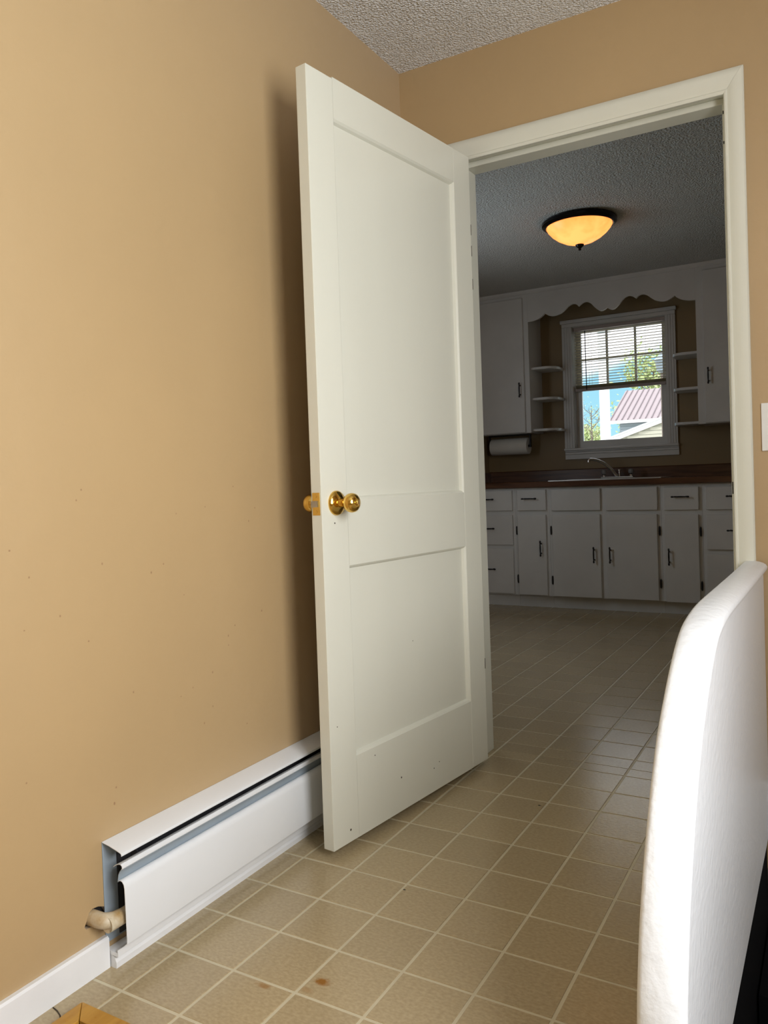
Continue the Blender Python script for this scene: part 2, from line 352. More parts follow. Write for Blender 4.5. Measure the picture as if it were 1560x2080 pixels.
wbk = panel_wall('wall_back', 'y', YB, YK, KX0 - .12, XR + .1, -1.6, HC + .05, [(.19, 1.06, -.03, 2.072)], wall_m)
tag(wbk, 'tan painted wall around the doorway to the kitchen', 'wall')
tag(panel_wall('wall_right', 'x', XR, XR + .12, -3.95, YK, -1.6, HC + .05, [(-2.5, -1.5, .82, 2.02), (-3.52, -2.78, .82, 2.02)], wall_m), 'tan stairwell wall with a window, beyond the guard panel', 'wall')
tag(panel_wall('wall_rear', 'y', -4.07, -3.95, XL - .1, XR + .12, -.03, HC + .05, [], wall_m), 'tan wall behind the viewpoint', 'wall')
tag(box('ceiling', XL - .1, XR + .12, -4.07, YB, HC, HC + .1, ceil_m), 'white stippled ceiling of the entry room', 'ceiling', kind='structure')
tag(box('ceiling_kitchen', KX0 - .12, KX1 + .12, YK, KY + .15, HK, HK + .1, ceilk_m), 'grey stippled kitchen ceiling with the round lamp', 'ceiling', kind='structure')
wkb = panel_wall('wall_kitchen_back', 'y', KY, KY + .15, KX0 - .12, KX1 + .12, -.03, HK + .1, [(-.50, .218, 1.165, 2.135)], wall_k)
tag(wkb, 'tan kitchen wall behind the sink and window', 'wall')
tag(panel_wall('wall_kitchen_left', 'x', KX0 - .12, KX0, YK, KY, -.03, HK + .1, [(1.02, 1.88, 1.0, 2.0)], wall_k), 'tan kitchen side wall left of the cabinets', 'wall')
tag(panel_wall('wall_kitchen_right', 'x', KX1, KX1 + .12, YK, KY, -.03, HK + .1, [], wall_k), 'tan kitchen side wall hidden right of the doorway', 'wall')
# the two side windows that let the daylight in
def side_window(name, x0, x1, y0, y1, z0, z1, label):
    w = thing(name, ((x0 + x1) / 2, (y0 + y1) / 2, z0), label, 'window', kind='structure')
    for nm, b in (('frame', (x0, x1, y0, y0 + .03, z0, z1)), ('frame', (x0, x1, y1 - .03, y1, z0, z1)), ('frame', (x0, x1, y0 + .03, y1 - .03, z0, z0 + .03)), ('frame', (x0, x1, y0 + .03, y1 - .03, z1 - .03, z1))): box(nm, *b, trim_w, w)
    xm = (x0 + x1) / 2; zm = (z0 + z1) / 2
    box('meeting_rail', xm - .015, xm + .015, y0 + .03, y1 - .03, zm - .02, zm + .02, trim_w, w)
    box('pane', xm - .002, xm + .002, y0 + .03, y1 - .03, z0 + .03, zm - .02, glass, w); box('pane', xm - .002, xm + .002, y0 + .03, y1 - .03, zm + .02, z1 - .03, glass, w)
side_window('window_2', XR + .02, XR + .11, -2.5, -1.5, .82, 2.02, 'stair window in the right wall, outside the picture')
side_window('window_3', KX0 - .11, KX0 - .02, 1.02, 1.88, 1.0, 2.0, 'kitchen side window in the left wall, outside the picture')

side_window('added_window', XR + .02, XR + .11, -3.52, -2.78, .82, 2.02, 'added window in the right wall for the fill light, behind the viewpoint')  # opening added to hold the landing fill light
# stairwell
tag(box('wall_stair_side', GX0 + .02, GX1 - .012, -1.56, YB, -1.6, -.067, black_f), 'black side of the stairwell under the guard panel', 'wall', kind='structure')
tag(box('wall_stair_near', GX1 - .006, XR, -1.62, -1.56, -1.6, -.031, black_f), 'black near side of the stairwell', 'wall', kind='structure')
st = thing('stair_steps', (1.6, -.8, -1.6), 'black steps going down beside the guard panel', 'stairs', kind='structure')
for k in range(4):
    box('step', GX1 - .006, XR, YB - .40 * (k + 1), YB - .40 * k, -1.6, -.325 - .19 * k, black_f, st)
bbk = tag(prism('baseboard_back', [(YB, .0), (YB - .014, 0), (YB - .014, .058), (YB - .008, .068), (YB, .068)], 'x', 1.096, XR, trim_w), 'white baseboard on the back wall behind the guard panel', 'baseboard', kind='structure')
tag(box('trim_1', GX1, XR, YB - .02, YB, -.185, -.001, trim_w, bev=.003), 'white trim board on the back wall at the head of the stairwell', 'trim', kind='structure')
tag(box('trim_2', GX1 - .01, XR, YB - .012, YB, -.33, -.186, grey_w), 'grey painted board low in the stairwell', 'trim', kind='structure')

# door casing and jamb
tr = thing('trim_3', (.62, 0, 0), 'white door casing and jamb around the kitchen doorway', 'door frame', kind='structure')
XI0, XI1, ZI = .212, 1.038, 2.047     # inner edge of the casing
prof = [(0, YB), (0, .010), (.003, .0065), (.007, .006), (.010, .009), (.016, .0065), (.026, .0015), (.040, -.001), (.050, 0), (.054, .004), (.054, YB)]
def casing(name, p, q, dp, dq, ff=0):
    bm = bmesh.new(); A = []; Bv = []
    for t, d in prof:
        A.append(bm.verts.new((p[0] + dp[0] * t, d, p[1] + dp[1] * t))); Bv.append(bm.verts.new((q[0] + dq[0] * t, d, q[1] + dq[1] * t)))
    n = len(prof); bm.faces.new(A); bm.faces.new(Bv[::-1])
    for i in range(n): bm.faces.new((A[i], A[(i + 1) % n], Bv[(i + 1) % n], Bv[i]))
    return mk(name, bm, white, tr, smooth=True)
hs = 1.22
casing('side_casing', (XI0, 0), (XI0, ZI), (-1, 0), (-1, hs)); casing('side_casing', (XI1, 0), (XI1, ZI), (1, 0), (1, hs)); casing('head_casing', (XI0 + .0004, ZI), (XI1 - .0004, ZI), (-1, hs), (1, hs))
box('jamb', .190, .207, .011, YK, 0, 2.060, white, tr); box('jamb', 1.043, 1.060, .011, YK, 0, 2.060, white, tr); box('head_jamb', .190, 1.060, .011, YK, 2.060, 2.072, white, tr)
box('door_stop', .207, .218, .062, YK, 0, 2.041, white, tr, bev=.002); box('door_stop', 1.028, 1.043, .062, YK, 0, 2.041, white, tr, bev=.002); box('door_stop', .207, 1.043, .0625, YK, 2.0412, 2.060, white, tr, bev=.002)
sp = box('strike_plate', 1.0415, 1.0432, .0125, .046, .885, .948, steel, tr); tag(sp, 'worn metal strike plate')
for z0, z1 in ((2.012, 2.021), (1.925, 1.933), (.898, .934)): box('mortise', 1.0295, 1.0345, .0605, .0622, z0, z1, hole_m, tr)
for x0, x1 in ((.145, .205), (1.045, 1.105)): box('kitchen_casing', x0, x1, YK, YK + .016, 0, 2.06, white, tr, bev=.003)
box('kitchen_casing', .145, 1.105, YK, YK + .016, 2.06, 2.12, white, tr, bev=.003)

# ------------------------------------------------------------------ the open door
DH = Vector((.264, -.030)); DA = math.atan2(-.9925619, -.121741)
TH, ZB, ZT, DW = .034, .024, 2.037, .805
dr = thing('door_1', (DH.x, DH.y, 0), 'white two-panel wooden door standing open with a brass knob', 'door', kind='structure', rotz=DA)
box('stile', 0, .100, -TH, 0, ZB, ZT, white, dr, bev=.002, seg=2); box('stile', .7005, DW, -TH, 0, ZB, ZT - .004, white, dr, bev=.0014, seg=2)
for z0, z1, in ((ZB, .243), (.752, .926), (1.929, ZT)): box('rail', .1004, .7004, -TH + .0003, -.0003, z0, z1, white, dr)
for z0, z1 in ((.243, .752), (.926, 1.929)):
    box('panel', .100, .7004, -TH + .013, -.013, z0, z1, white, dr)
    a0, a1, w, d0, d1 = .1004, .7004, .009, -.0006, -.0129
    bm = bmesh.new()
    O = [(a0, z0), (a1, z0), (a1, z1), (a0, z1)]; I = [(a0 + w, z0 + w), (a1 - w, z0 + w), (a1 - w, z1 - w), (a0 + w, z1 - w)]
    for s in (1, -1):
        y_o = d0 if s == 1 else -TH - d0; y_i = d1 if s == 1 else -TH - d1
        vo_ = [bm.verts.new((a, y_o, b)) for a, b in O]; vi_ = [bm.verts.new((a, y_i, b)) for a, b in I]
        vm_ = [bm.verts.new((a * .45 + c * .55, y_o + (y_i - y_o) * .35, b * .45 + d * .55)) for (a, b), (c, d) in zip(O, I)]
        for P_, Q_ in ((vo_, vm_), (vm_, vi_)):
            for k in range(4): bm.faces.new((P_[k], P_[(k + 1) % 4], Q_[(k + 1) % 4], Q_[k]))
    me_o = mk('panel_moulding', bm, white, dr)
kz, ku = .920, .746
for s in (1, -1):
    y0 = 0 if s == 1 else -TH
    lathe('rosette', [(.0325, y0), (.0325, y0 + s * .003), (.029, y0 + s * .008), (.020, y0 + s * .011), (.016, y0 + s * .013), (.013, y0 + s * .0135)], (ku, 0, kz), brass, dr, axis='y', seg=40)
    kb = lathe('knob', [(.012, y0 + s * .012), (.0105, y0 + s * .022), (.012, y0 + s * .030), (.019, y0 + s * .036), (.0245, y0 + s * .045), (.0255, y0 + s * .053), (.0235, y0 + s * .061), (.018, y0 + s * .067), (.011, y0 + s * .070), (.0105, y0 + s * .0692), (.0075, y0 + s * .0692)], (ku, 0, kz), brass, dr, axis='y', seg=40)
    if s == 1:
        lathe('lock_cylinder', [(.0072, .069), (.0068, .0716), (.004, .0722)], (ku, 0, kz), brass, kb, axis='y', seg=24)
        box('turn_button', ku - .0014, ku + .0014, .0722, .0765, kz - .006, kz + .006, steel, kb)
lp = box('latch_plate', DW - .0006, DW + .0014, -.0295, -.0045, kz - .029, kz + .029, brass, dr, bev=.0006)
prism('latch_bolt', [(-.0245, 0), (-.0095, 0), (-.0095, .004), (-.0245, .012)], 'z', kz - .008, kz + .008, steel, lp)
bpy.data.objects['latch_bolt'].matrix_local = Matrix(((0, 1, 0, DW + .001), (1, 0, 0, 0), (0, 0, 1, 0), (0, 0, 0, 1)))
for dz in (-.020, .020): lathe('screw', [(.0038, 0), (.0034, .0008), (.001, .0010)], (DW + .0013, -.017, kz + dz), brass, lp, axis='x', seg=14)
for z in (.28, 1.03, 1.80):
    hg = lathe('hinge', [(.006, z - .045), (.006, z + .045)], (-.006, -TH - .004, 0), white, dr, seg=14)
for u, z, r in ((.735, .056, .0035), (.50, .12, .0028), (.33, .094, .002), (.30, .105, .0018), (.755, .868, .0025), (.775, .34, .0018), (.62, .22, .0018), (.42, .5, .0015)):
    lathe('paint_chip', [(r, -.0002), (r * .8, .0004)], (u, 0, z), chip_m, dr, axis='y', seg=7)
for z, w in ((1.78, .0012), (1.71, .0016), (1.60, .0012), (.33, .002)): box('edge_chip', -.0006, .0006 + w, -.006, .0005, z, z + .035, chip_m, dr)

# ------------------------------------------------------------------ baseboard, shoe, heater
tag(prism('baseboard_left', [(XL, 0), (0.001, 0), (0.001, .060), (-.003, .064), (XL, .064)], 'y', -3.95, -1.4135, trim_w), 'white baseboard running left from the heater end', 'baseboard', kind='structure')
# prism axis y uses (x,z)
tag(prism('trim_4', [(XL, 0), (.017, 0), (.017, .012), (.012, .022), (.006, .025), (XL, .025)], 'y', -1.411, YB, trim_w), 'white shoe moulding along the floor under the heater', 'trim', kind='structure')
ht = thing('baseboard_heater', (0, -.7, .026), 'white metal baseboard heater with open end and slot along the left wall', 'heater')
Y0, Y1 = -1.412, YB - .002
def sheet(name, pts, m, parent, y0=Y0, y1=Y1, t=.0012):
    """bent sheet metal: a profile in (x,z) given thickness, run along y"""
    up, dn = [], []
    for i, p in enumerate(pts):
        a = Vector(pts[max(i - 1, 0)]); b = Vector(pts[min(i + 1, len(pts) - 1)]); d = (b - a).normalized(); nn = Vector((-d.y, d.x)) * t / 2
        up.append((p[0] + nn.x, p[1] + nn.y)); dn.append((p[0] - nn.x, p[1] - nn.y))
    return prism(name, up + dn[::-1], 'y', y0, y1, m, parent, smooth=True)
sheet('back_plate', [(XL + .001, .255), (XL + .001, .05), (XL + .004, .047)], heat_b, ht)
sheet('top_cover', [(XL + .0008, .2545), (.010, .2515), (.030, .2465), (.041, .2435), (.0445, .2418), (.0455, .2395), (.0450, .2370)], heat_w, ht)
sheet('damper_blade', [(.021, .2115), (.028, .2165), (.036, .2195), (.042, .2200), (.0455, .217), (.0460, .2125), (.0435, .2098)], heat_w, ht)
sheet('damper_shaded_face', [(.0435, .2092), (.0395, .2060), (.0345, .197), (.0315, .182)], heat_b, ht)  # shade under the rolled edge put into the sheet's blue-grey colour
sheet('front_panel', [(.034, .1850), (.040, .1868), (.0450, .1850), (.0490, .1800), (.0505, .1720), (.0515, .12), (.0520, .068), (.0510, .0600), (.046, .0570)], heat_w, ht)
prism('bottom_tray', [(XL + .001, .026), (.024, .026), (.024, .040), (.022, .040), (.022, .034), (XL + .001, .034)], 'y', Y0, Y1, trim_w, ht)
box('slot_shade_plate', XL + .0025, XL + .004, Y0 + .035, Y1, .05, .249, heat_d, ht)  # dark plate added over the back plate so the slot reads shaded
for y in (-1.34, -.9, -.4): prism('bracket', [(XL + .002, .06), (.049, .06), (.046, .17), (.03, .18), (.02, .2), (XL + .002, .24)], 'y', y, y + .0015, heat_d, ht)
fb = bmesh.new()
for k in range(110): addbox(fb, .008, .046, -1.30 + k * .0115, -1.2994 + k * .0115, .075, .135)
tag(mk('heating_fins', fb, heat_d, ht), kind='stuff')
pe = spline([(-.034, -1.440, .112), (-.004, -1.440, .112), (.014, -1.437, .111), (.024, -1.424, .109), (.026, -1.405, .107), (.026, -1.33, .105), (.026, -.2, .105)], 5)
pp = tube('pipe_elbow', pe, .0155, pipe_m, ht, seg=18); tag(pp, 'stained cream-painted pipe elbow')

# ------------------------------------------------------------------ wooden floor register (corner in view)
vt = thing('floor_register', (.16, -1.67, 0), 'golden oak floor register with mitred corner beside the baseboard', 'floor vent')
vx0, vx1, vy0, vy1, vw, vz = .052, .312, -1.885, -1.525, .038, .011
def mit(name, a, b, c, d):
    prism(name, [a, b, c, d], 'z', .0, vz, oak, vt, bev=.0012)
e = .0008
mit('frame_rail', (vx0, vy1), (vx1, vy1), (vx1 - vw, vy1 - vw), (vx0 + vw + e, vy1 - vw)); mit('frame_rail', (vx0, vy0), (vx1, vy0), (vx1 - vw, vy0 + vw), (vx0 + vw, vy0 + vw))
mit('frame_rail', (vx0, vy0 + e), (vx0, vy1 - e), (vx0 + vw, vy1 - vw - e), (vx0 + vw, vy0 + vw)); mit('frame_rail', (vx1, vy0 + e), (vx1, vy1 - e), (vx1 - vw, vy1 - vw - e), (vx1 - vw, vy0 + vw))
for k in range(22):
    y = vy0 + vw + .006 + k * .0126
    if y + .008 < vy1 - vw: box('slat', vx0 + vw - .001, vx1 - vw + .001, y, y + .0072, .001, .0085, oak, vt)
box('register_well', vx0 + vw - .001, vx1 - vw + .001, vy0 + vw, vy1 - vw, .0, .0009, heat_d, vt)
for x, y in ((vx0 + .018, vy1 - .05), (vx0 + .06, vy1 - .018)): lathe('nail_hole', [(.003, vz - .0002), (.0028, vz + .0004)], (x, y, 0), oak, vt, seg=10)
tag(tube('crack', [(.004, -1.553, .0008), (.02, -1.556, .0008), (.036, -1.562, .0008), (.048, -1.572, .0008)], .0012, chip_m, floor, seg=6), 'dark crack in the floor')

# ------------------------------------------------------------------ stair guard panel
gd = thing('stair_guard', (1.09, -.75, 0), 'solid white painted stair guard panel with rounded top corner', 'guard panel')
PZ = [(.703, 0), (.706, -.3), (.711, -.6), (.715, -.85), (.712, -.96), (.702, -1.045), (.681, -1.11), (.650, -1.172), (.610, -1.235), (.576, -1.28), (.522, -1.33), (.472, -1.367), (.429, -1.395), (.373, -1.424), (.310, -1.445), (.250, -1.457), (.120, -1.463), (.0, -1.465)]
PZ = spline(PZ, 3); NR = []
for i in range(len(PZ)):
    a = PZ[max(i - 1, 0)]; b = PZ[min(i + 1, len(PZ) - 1)]
    tz, ty = b[0] - a[0], b[1] - a[1]; ln = math.hypot(tz, ty); NR.append((tz / ln, -ty / ln))   # outward: up on the flat, towards the room on the end
def ring(bm, x, d): return [bm.verts.new((x, y + n_[0] * d if y < -.001 else 0, z + n_[1] * d if z > .001 else 0)) for (z, y), n_ in zip(PZ, NR)]
sec = [(0, -.014), (0, -.003), (.05, .001), (.14, .003), (.32, .004), (.55, .004), (.78, .0025), (.98, -.001), (1.12, -.006), (1.18, -.012), (1.16, -.019), (1.08, -.0235), (.98, -.0255), (.96, -.0255)]
bm = bmesh.new(); rows = [ring(bm, GX0 + (GX1 - GX0) * s_, d) for s_, d in sec]
for r0, r1 in zip(rows, rows[1:]):
    for k in range(len(PZ) - 1): bm.faces.new((r0[k], r0[k + 1], r1[k + 1], r1[k]))
mk('edge_cap', bm, rail_w, gd, smooth=True)
bm = bmesh.new(); F = []
for x in (GX0 + .001, GX1 - .0018):
    q = ring(bm, x, -.013); q += [bm.verts.new((x, 0, 0))]; bm.faces.new(q); F.append(q)
for i in range(len(F[0])): bm.faces.new((F[0][i], F[0][(i + 1) % len(F[0])], F[1][(i + 1) % len(F[0])], F[1][i]))
mk('panel_board', bm, rail_w, gd)
box('skirt_board', GX0 + .031, GX1 - .0018, -1.453, 0, -.066, -.0005, rail_w, gd)

# light switch plate on the back wall
sw = thing('light_switch', (1.15, YB, 1.02), 'white switch plate on the tan wall right of the doorway', 'light switch')
box('cover_plate', 1.1145, 1.186, YB - .0065, YB, 1.020, 1.156, plate_m, sw, bev=.002, seg=2)
tg = box('toggle', 1.145, 1.155, YB - .016, YB - .006, 1.078, 1.098, plate_m, sw, bev=.002)
for z in (1.058, 1.118): lathe('screw', [(.0035, YB - .0066), (.003, YB - .0075)], (1.150, 0, z), steel, sw, axis='y', seg=12)

# ------------------------------------------------------------------ kitchen base cabinets
def pull_mesh(vertical, L_=.115):
    bm = bmesh.new(); h = L_ / 2
    def T(u, d): return (0, d, u) if vertical else (u, d, 0)
    addtube(bm, [T(u, -.026) for u in (-h, -h + .004, -h + .012, -h + .018, -.02, 0, .02, h - .018, h - .012, h - .004, h)], [.003, .006, .006, .0038, .0048, .0052, .0048, .0038, .006, .006, .003], 10)
    for s in (-1, 1): addtube(bm, [T(s * (h - .022), -.026), T(s * (h - .022), -.001)], [.0035, .006], 8)
    bmesh.ops.recalc_face_normals(bm, faces=list(bm.faces))
    me = bpy.data.meshes.new('handle'); bm.to_mesh(me); bm.free(); me.materials.append(black)
    for p in me.polygons: p.use_smooth = True
    return me
PV, PH = pull_mesh(True), pull_mesh(False)
bm = bmesh.new(); addtube(bm, [(0, 0, -.032), (0, 0, -.024), (0, 0, 0), (0, 0, .024), (0, 0, .032)], [.003, .0062, .0068, .0062, .003], 8)
HINGE = bpy.data.meshes.new('hinge'); bmesh.ops.recalc_face_normals(bm, faces=list(bm.faces)); bm.to_mesh(HINGE); bm.free(); HINGE.materials.append(black)
FY = 3.11
def base_unit(x0, x1, label, drawers, doors, hollow=False):
    c = thing('base_cabinet', ((x0 + x1) / 2, 3.4, 0), label, 'cabinet', 'base cabinets under the kitchen counter')
    if hollow: boxes('body', [(x0, x1, FY, FY + .02, .09, .884), (x0, x0 + .018, FY + .02, 3.70, .09, .884), (x1 - .018, x1, FY + .02, 3.70, .09, .884), (x0 + .018, x1 - .018, FY + .02, 3.70, .09, .11)], white_c, c)
    else: box('body', x0, x1, FY, 3.70, .09, .884, white_c, c)
    box('toe_kick', x0, x1, 3.16, 3.18, 0, .0895, white_c, c)
    for a, b, z0, z1, hnd in drawers:
        d = box('drawer', a, b, FY - .019, FY - .0003, z0, z1, white_c, c, bev=.004, seg=2)
        if hnd is not None: inst('handle', PH, (hnd, FY - .019, (z0 + z1) / 2 + .012), d)
    for a, b, z0, z1, hx, hz, gx in doors:
        d = box('door', a, b, FY - .019, FY - .0003, z0, z1, white_c, c, bev=.004, seg=2)
        inst('handle', PV, (hx, FY - .019, hz), d)
        for z in (z0 + .115, z1 - .115): inst('hinge', HINGE, (gx, FY - .007, z), d)
    return c
base_unit(KX0 + .002, -.776, 'white base cabinet with three stacked drawers at the left end', [(-1.19, -.794, .717, .868, -.985), (-1.19, -.795, .462, .685, -.985), (-1.19, -.796, .100, .437, -.985)], [])
base_unit(-.775, -.518, 'narrow white base cabinet left of the sink cabinet', [(-.756, -.536, .717, .868, -.655)], [(-.757, -.540, .096, .685, -.578, .44, -.766)])
base_unit(-.517, .259, 'wide white sink cabinet with two doors and plain panels below the faucet', [(-.497, -.145, .713, .867, None), (-.107, .239, .711, .868, None)], [(-.494, -.150, .094, .686, -.194, .40, -.505), (-.109, .234, .094, .683, -.082, .40, .247)], True)
base_unit(.260, .520, 'narrow white base cabinet right of the sink cabinet', [(.279, .500, .709, .862, .388)], [(.280, .496, .088, .678, .308, .395, .507)])
base_unit(.521, 1.0, 'white base cabinet with stacked drawers at the right, cut off by the door frame', [(.541, .975, .708, .859, .725), (.542, .975, .446, .676, .725), (.540, .975, .100, .416, .725)], [])

# counter with backsplash, sink and faucet
ct = thing('countertop', (-.1, 3.39, .885), 'dark walnut countertop with backsplash running under the window', 'countertop')
bm = bmesh.new()
for b in ((KX0, -.52, 3.075, 3.705, .885, .925), (.24, 1.02, 3.075, 3.705, .885, .925), (-.52, .24, 3.075, 3.17, .885, .925), (-.52, .24, 3.60, 3.705, .885, .925)): addbox(bm, *b)
mk('top', bm, counter_m, ct)
prism('front_edge', [(3.068, .889), (3.075, .884), (3.075, .926), (3.070, .926), (3.066, .921)], 'x', KX0, 1.02, counter_m, ct)
prism('backsplash', [(3.705, .925), (3.729, .925), (3.729, 1.012), (3.712, 1.012), (3.705, 1.006)], 'x', KX0 + .002, 1.02, counter_m, ct)
prism('end_splash', [(3.09, .925), (3.705, .925), (3.705, 1.006), (3.12, 1.006), (3.09, .98)], 'x', KX0 + .001, KX0 + .022, counter_m, ct)
sk = thing('kitchen_sink', (-.14, 3.385, .74), 'stainless steel drop-in sink with a thin shining rim', 'sink')
bm = bmesh.new()
for b in ((-.535, .255, 3.158, 3.185, .9252, .931), (-.535, .255, 3.52, 3.635, .9252, .931), (-.535, -.50, 3.185, 3.52, .9252, .931), (.22, .255, 3.185, 3.52, .9252, .931), (-.155, -.125, 3.185, 3.52, .9252, .931)): addbox(bm, *b)
mk('rim', bm, steel, sk)
for x0, x1 in ((-.505, -.152), (-.128, .225)):
    bm = bmesh.new(); T_ = [(x0, 3.18), (x1, 3.18), (x1, 3.525), (x0, 3.525)]; B_ = [(x0 + .03, 3.21), (x1 - .03, 3.21), (x1 - .03, 3.495), (x0 + .03, 3.495)]
    vt_ = [bm.verts.new((a, b, .925)) for a, b in T_]; vb_ = [bm.verts.new((a, b, .76)) for a, b in B_]; bm.faces.new(vb_)
    for k in range(4): bm.faces.new((vt_[k], vt_[(k + 1) % 4], vb_[(k + 1) % 4], vb_[k]))
    mk('basin', bm, steel, sk)
fc = thing('faucet', (-.135, 3.58, .931), 'chrome faucet with curved spout and two clear knobs below the window', 'faucet')
box('deck_plate', -.255, -.015, 3.555, 3.605, .931, .944, chrome, fc, bev=.004, seg=2)
tube('spout', spline([(-.135, 3.58, .944), (-.150, 3.572, .962), (-.180, 3.555, 1.005), (-.220, 3.535, 1.045), (-.265, 3.512, 1.070), (-.305, 3.49, 1.078), (-.320, 3.482, 1.074), (-.322, 3.481, 1.058)], 5), [.013] * 10 + [.011] * 26, chrome, fc, seg=14)
for x in (-.235, -.035):
    k_ = lathe('knob_base', [(.016, .944), (.013, .955), (.008, .962)], (x, 3.58, 0), chrome, fc, seg=18)
    lathe('knob', [(.008, .962), (.019, .966), (.022, .978), (.020, .992), (.012, .998)], (x, 3.58, 0), acryl, k_, seg=10)
lathe('lift_cap', [(.009, .944), (.006, .96), (.006, .983), (.012, .985), (.012, .994), (.008, .997)], (-.125, 3.60, 0), chrome, fc, seg=16)

# ------------------------------------------------------------------ wall cabinets, valance, shelves
UY = 3.43
def wall_unit(x0, x1, label, d0, d1, hx, z0, hz):
    c = thing('wall_cabinet', ((x0 + x1) / 2, 3.58, z0), label, 'cabinet', 'wall cabinets beside the kitchen window')
    box('body', x0, x1, UY, KY - .001, z0, 2.401, white_c, c)
    d = box('door', d0, d1, UY - .019, UY - .0003, z0 + .004, 2.346, white_c, c, bev=.003)
    inst('handle', PV, (hx, UY - .019, hz), d)
wall_unit(KX0 + .002, -.745, 'white wall cabinet left of the window above the paper towel', -1.195, -.784, -.815, 1.305, 1.638)
wall_unit(.465, 1.0, 'white wall cabinet right of the window, cut off by the door frame', .512, .97, .540, 1.290, 1.618)
seg1 = spline([(-.605, 2.158), (-.56, 2.161), (-.515, 2.174), (-.485, 2.192), (-.470, 2.206)], 5)
seg2 = spline([(-.470, 2.206), (-.435, 2.185), (-.395, 2.178), (-.345, 2.190), (-.312, 2.212), (-.280, 2.238), (-.250, 2.247), (-.225, 2.240), (-.208, 2.222)], 5)
seg3 = spline([(-.208, 2.222), (-.180, 2.243), (-.150, 2.249), (-.118, 2.232), (-.088, 2.198), (-.058, 2.172), (-.030, 2.168), (0, 2.184)], 5)
half = seg1 + seg2[1:] + seg3[1:]
curve = [(-.140 + a, z) for a, z in half] + [(-.140 - a, z - .006 * (-a / .6)) for a, z in half[::-1][1:]]
curve[0] = (-.7445, 2.158); curve[-1] = (.4645, 2.152)
vl = bmesh.new(); A = [vl.verts.new((a, UY, z)) for a, z in curve]; Bq = [vl.verts.new((a, UY, 2.401)) for a, z in curve]; A2 = [vl.verts.new((a, UY + .02, z)) for a, z in curve]; B2 = [vl.verts.new((a, UY + .02, 2.401)) for a, z in curve]
for i in range(len(curve) - 1):
    vl.faces.new((A[i], A[i + 1], Bq[i + 1], Bq[i])); vl.faces.new((A2[i + 1], A2[i], B2[i], B2[i + 1])); vl.faces.new((A[i + 1], A[i], A2[i], A2[i + 1])); vl.faces.new((Bq[i], Bq[i + 1], B2[i + 1], B2[i]))
vl.faces.new((A[0], Bq[0], B2[0], A2[0])); vl.faces.new((A[-1], A2[-1], B2[-1], Bq[-1]))
tag(mk('valance', vl, white_c), 'white scalloped wooden valance above the kitchen window', 'valance')
tag(prism('trim_5', [(UY - .016, 2.402), (UY - .0005, 2.402), (UY - .0005, 2.372), (UY - .006, 2.374), (UY - .014, 2.385)], 'x', KX0 + .002, 1.0, white_c), 'white crown strip between wall cabinets and kitchen ceiling', 'trim', kind='structure')
def shelf(x_in, x_out, z, label):
    s = 1 if x_out > x_in else -1; r = .075; y0 = 3.475; pts = [(x_in, KY - .001), (x_in, y0)]
    for k in range(9):
        a = math.pi / 2 * k / 8; pts.append((x_out - s * r + s * r * math.sin(a), y0 + r * 1.6 - r * 1.6 * math.cos(a)))
    pts.append((x_out, KY - .001))
    tag(prism('corner_shelf', pts, 'z', z - .019, z, white_c, bev=.003), label, 'shelf', 'rounded corner shelves beside the window')
for z, w in ((1.812, 'top'), (1.576, 'middle'), (1.334, 'bottom')): shelf(-.7445, -.558, z, 'white rounded shelf left of the window, %s of three' % w)
for z, w in ((1.806, 'top'), (1.558, 'middle'), (1.314, 'bottom')): shelf(.4645, .283, z, 'white rounded shelf right of the window, %s of three' % w)
th = thing('paper_towel_holder', (-.975, 3.585, 1.21), 'dark paper towel holder fixed under the left wall cabinet', 'towel holder')
box('mount', -1.16, -.80, 3.575, 3.60, 1.297, 1.3046, black, th, bev=.002)
for x in (-1.152, -.808): box('arm', x - .005, x + .005, 3.575, 3.60, 1.20, 1.297, black, th, bev=.002)
tube('rod', [(-1.157, 3.587, 1.211), (-.803, 3.587, 1.211)], .009, black, th)
rl = lathe('paper_towel_roll', [(.019, -1.132), (.064, -1.132), (.0665, -1.128), (.0665, -.826), (.064, -.822), (.019, -.822), (.019, -1.132)], (0, 3.587, 1.211), paper, None, axis='x', seg=40, cap=False)
tag(rl, 'white paper towel roll hanging under the left wall cabinet', 'paper towel')

# ------------------------------------------------------------------ kitchen window
WX0, WX1, WZ0, WZ1 = -.488, .207, 1.175, 2.125
w1 = thing('window_1', (-.14, KY, 1.09), 'white framed sash window over the kitchen sink', 'window', kind='structure')
for nm, b in (('jamb', (-.4995, WX0, KY, KY + .15, WZ0, WZ1)), ('jamb', (WX1, .2175, KY, KY + .15, WZ0, WZ1)), ('head_jamb', (-.4995, .2175, KY, KY + .15, WZ1, 2.1345)), ('sill', (-.4995, .2175, KY, KY + .17, 1.1655, WZ0))): box(nm, *b, white_c, w1)
def flute(name, x0, x1, z0, z1):
    c = box(name, x0, x1, KY - .020, KY - .0002, z0, z1, white_c, w1, bev=.002)
    for k in range(3):
        xx = x0 + (x1 - x0) * (.25 + .25 * k); box('bead', xx - .004, xx + .004, KY - .0235, KY - .0201, z0, z1, white_c, c, bev=.0015)
flute('side_casing', -.568, -.490, 1.176, 2.128); flute('side_casing', .209, .282, 1.176, 2.128)
hc = box('head_casing', -.568, .282, KY - .020, KY - .0002, 2.1285, 2.156, white_c, w1, bev=.002)
box('head_cap', -.577, .290, KY - .034, KY - .0002, 2.1565, 2.184, white_c, w1, bev=.005, seg=2)
box('stool', -.570, .288, KY - .040, KY - .0002, 1.158, 1.1755, white_c, w1, bev=.004, seg=2)
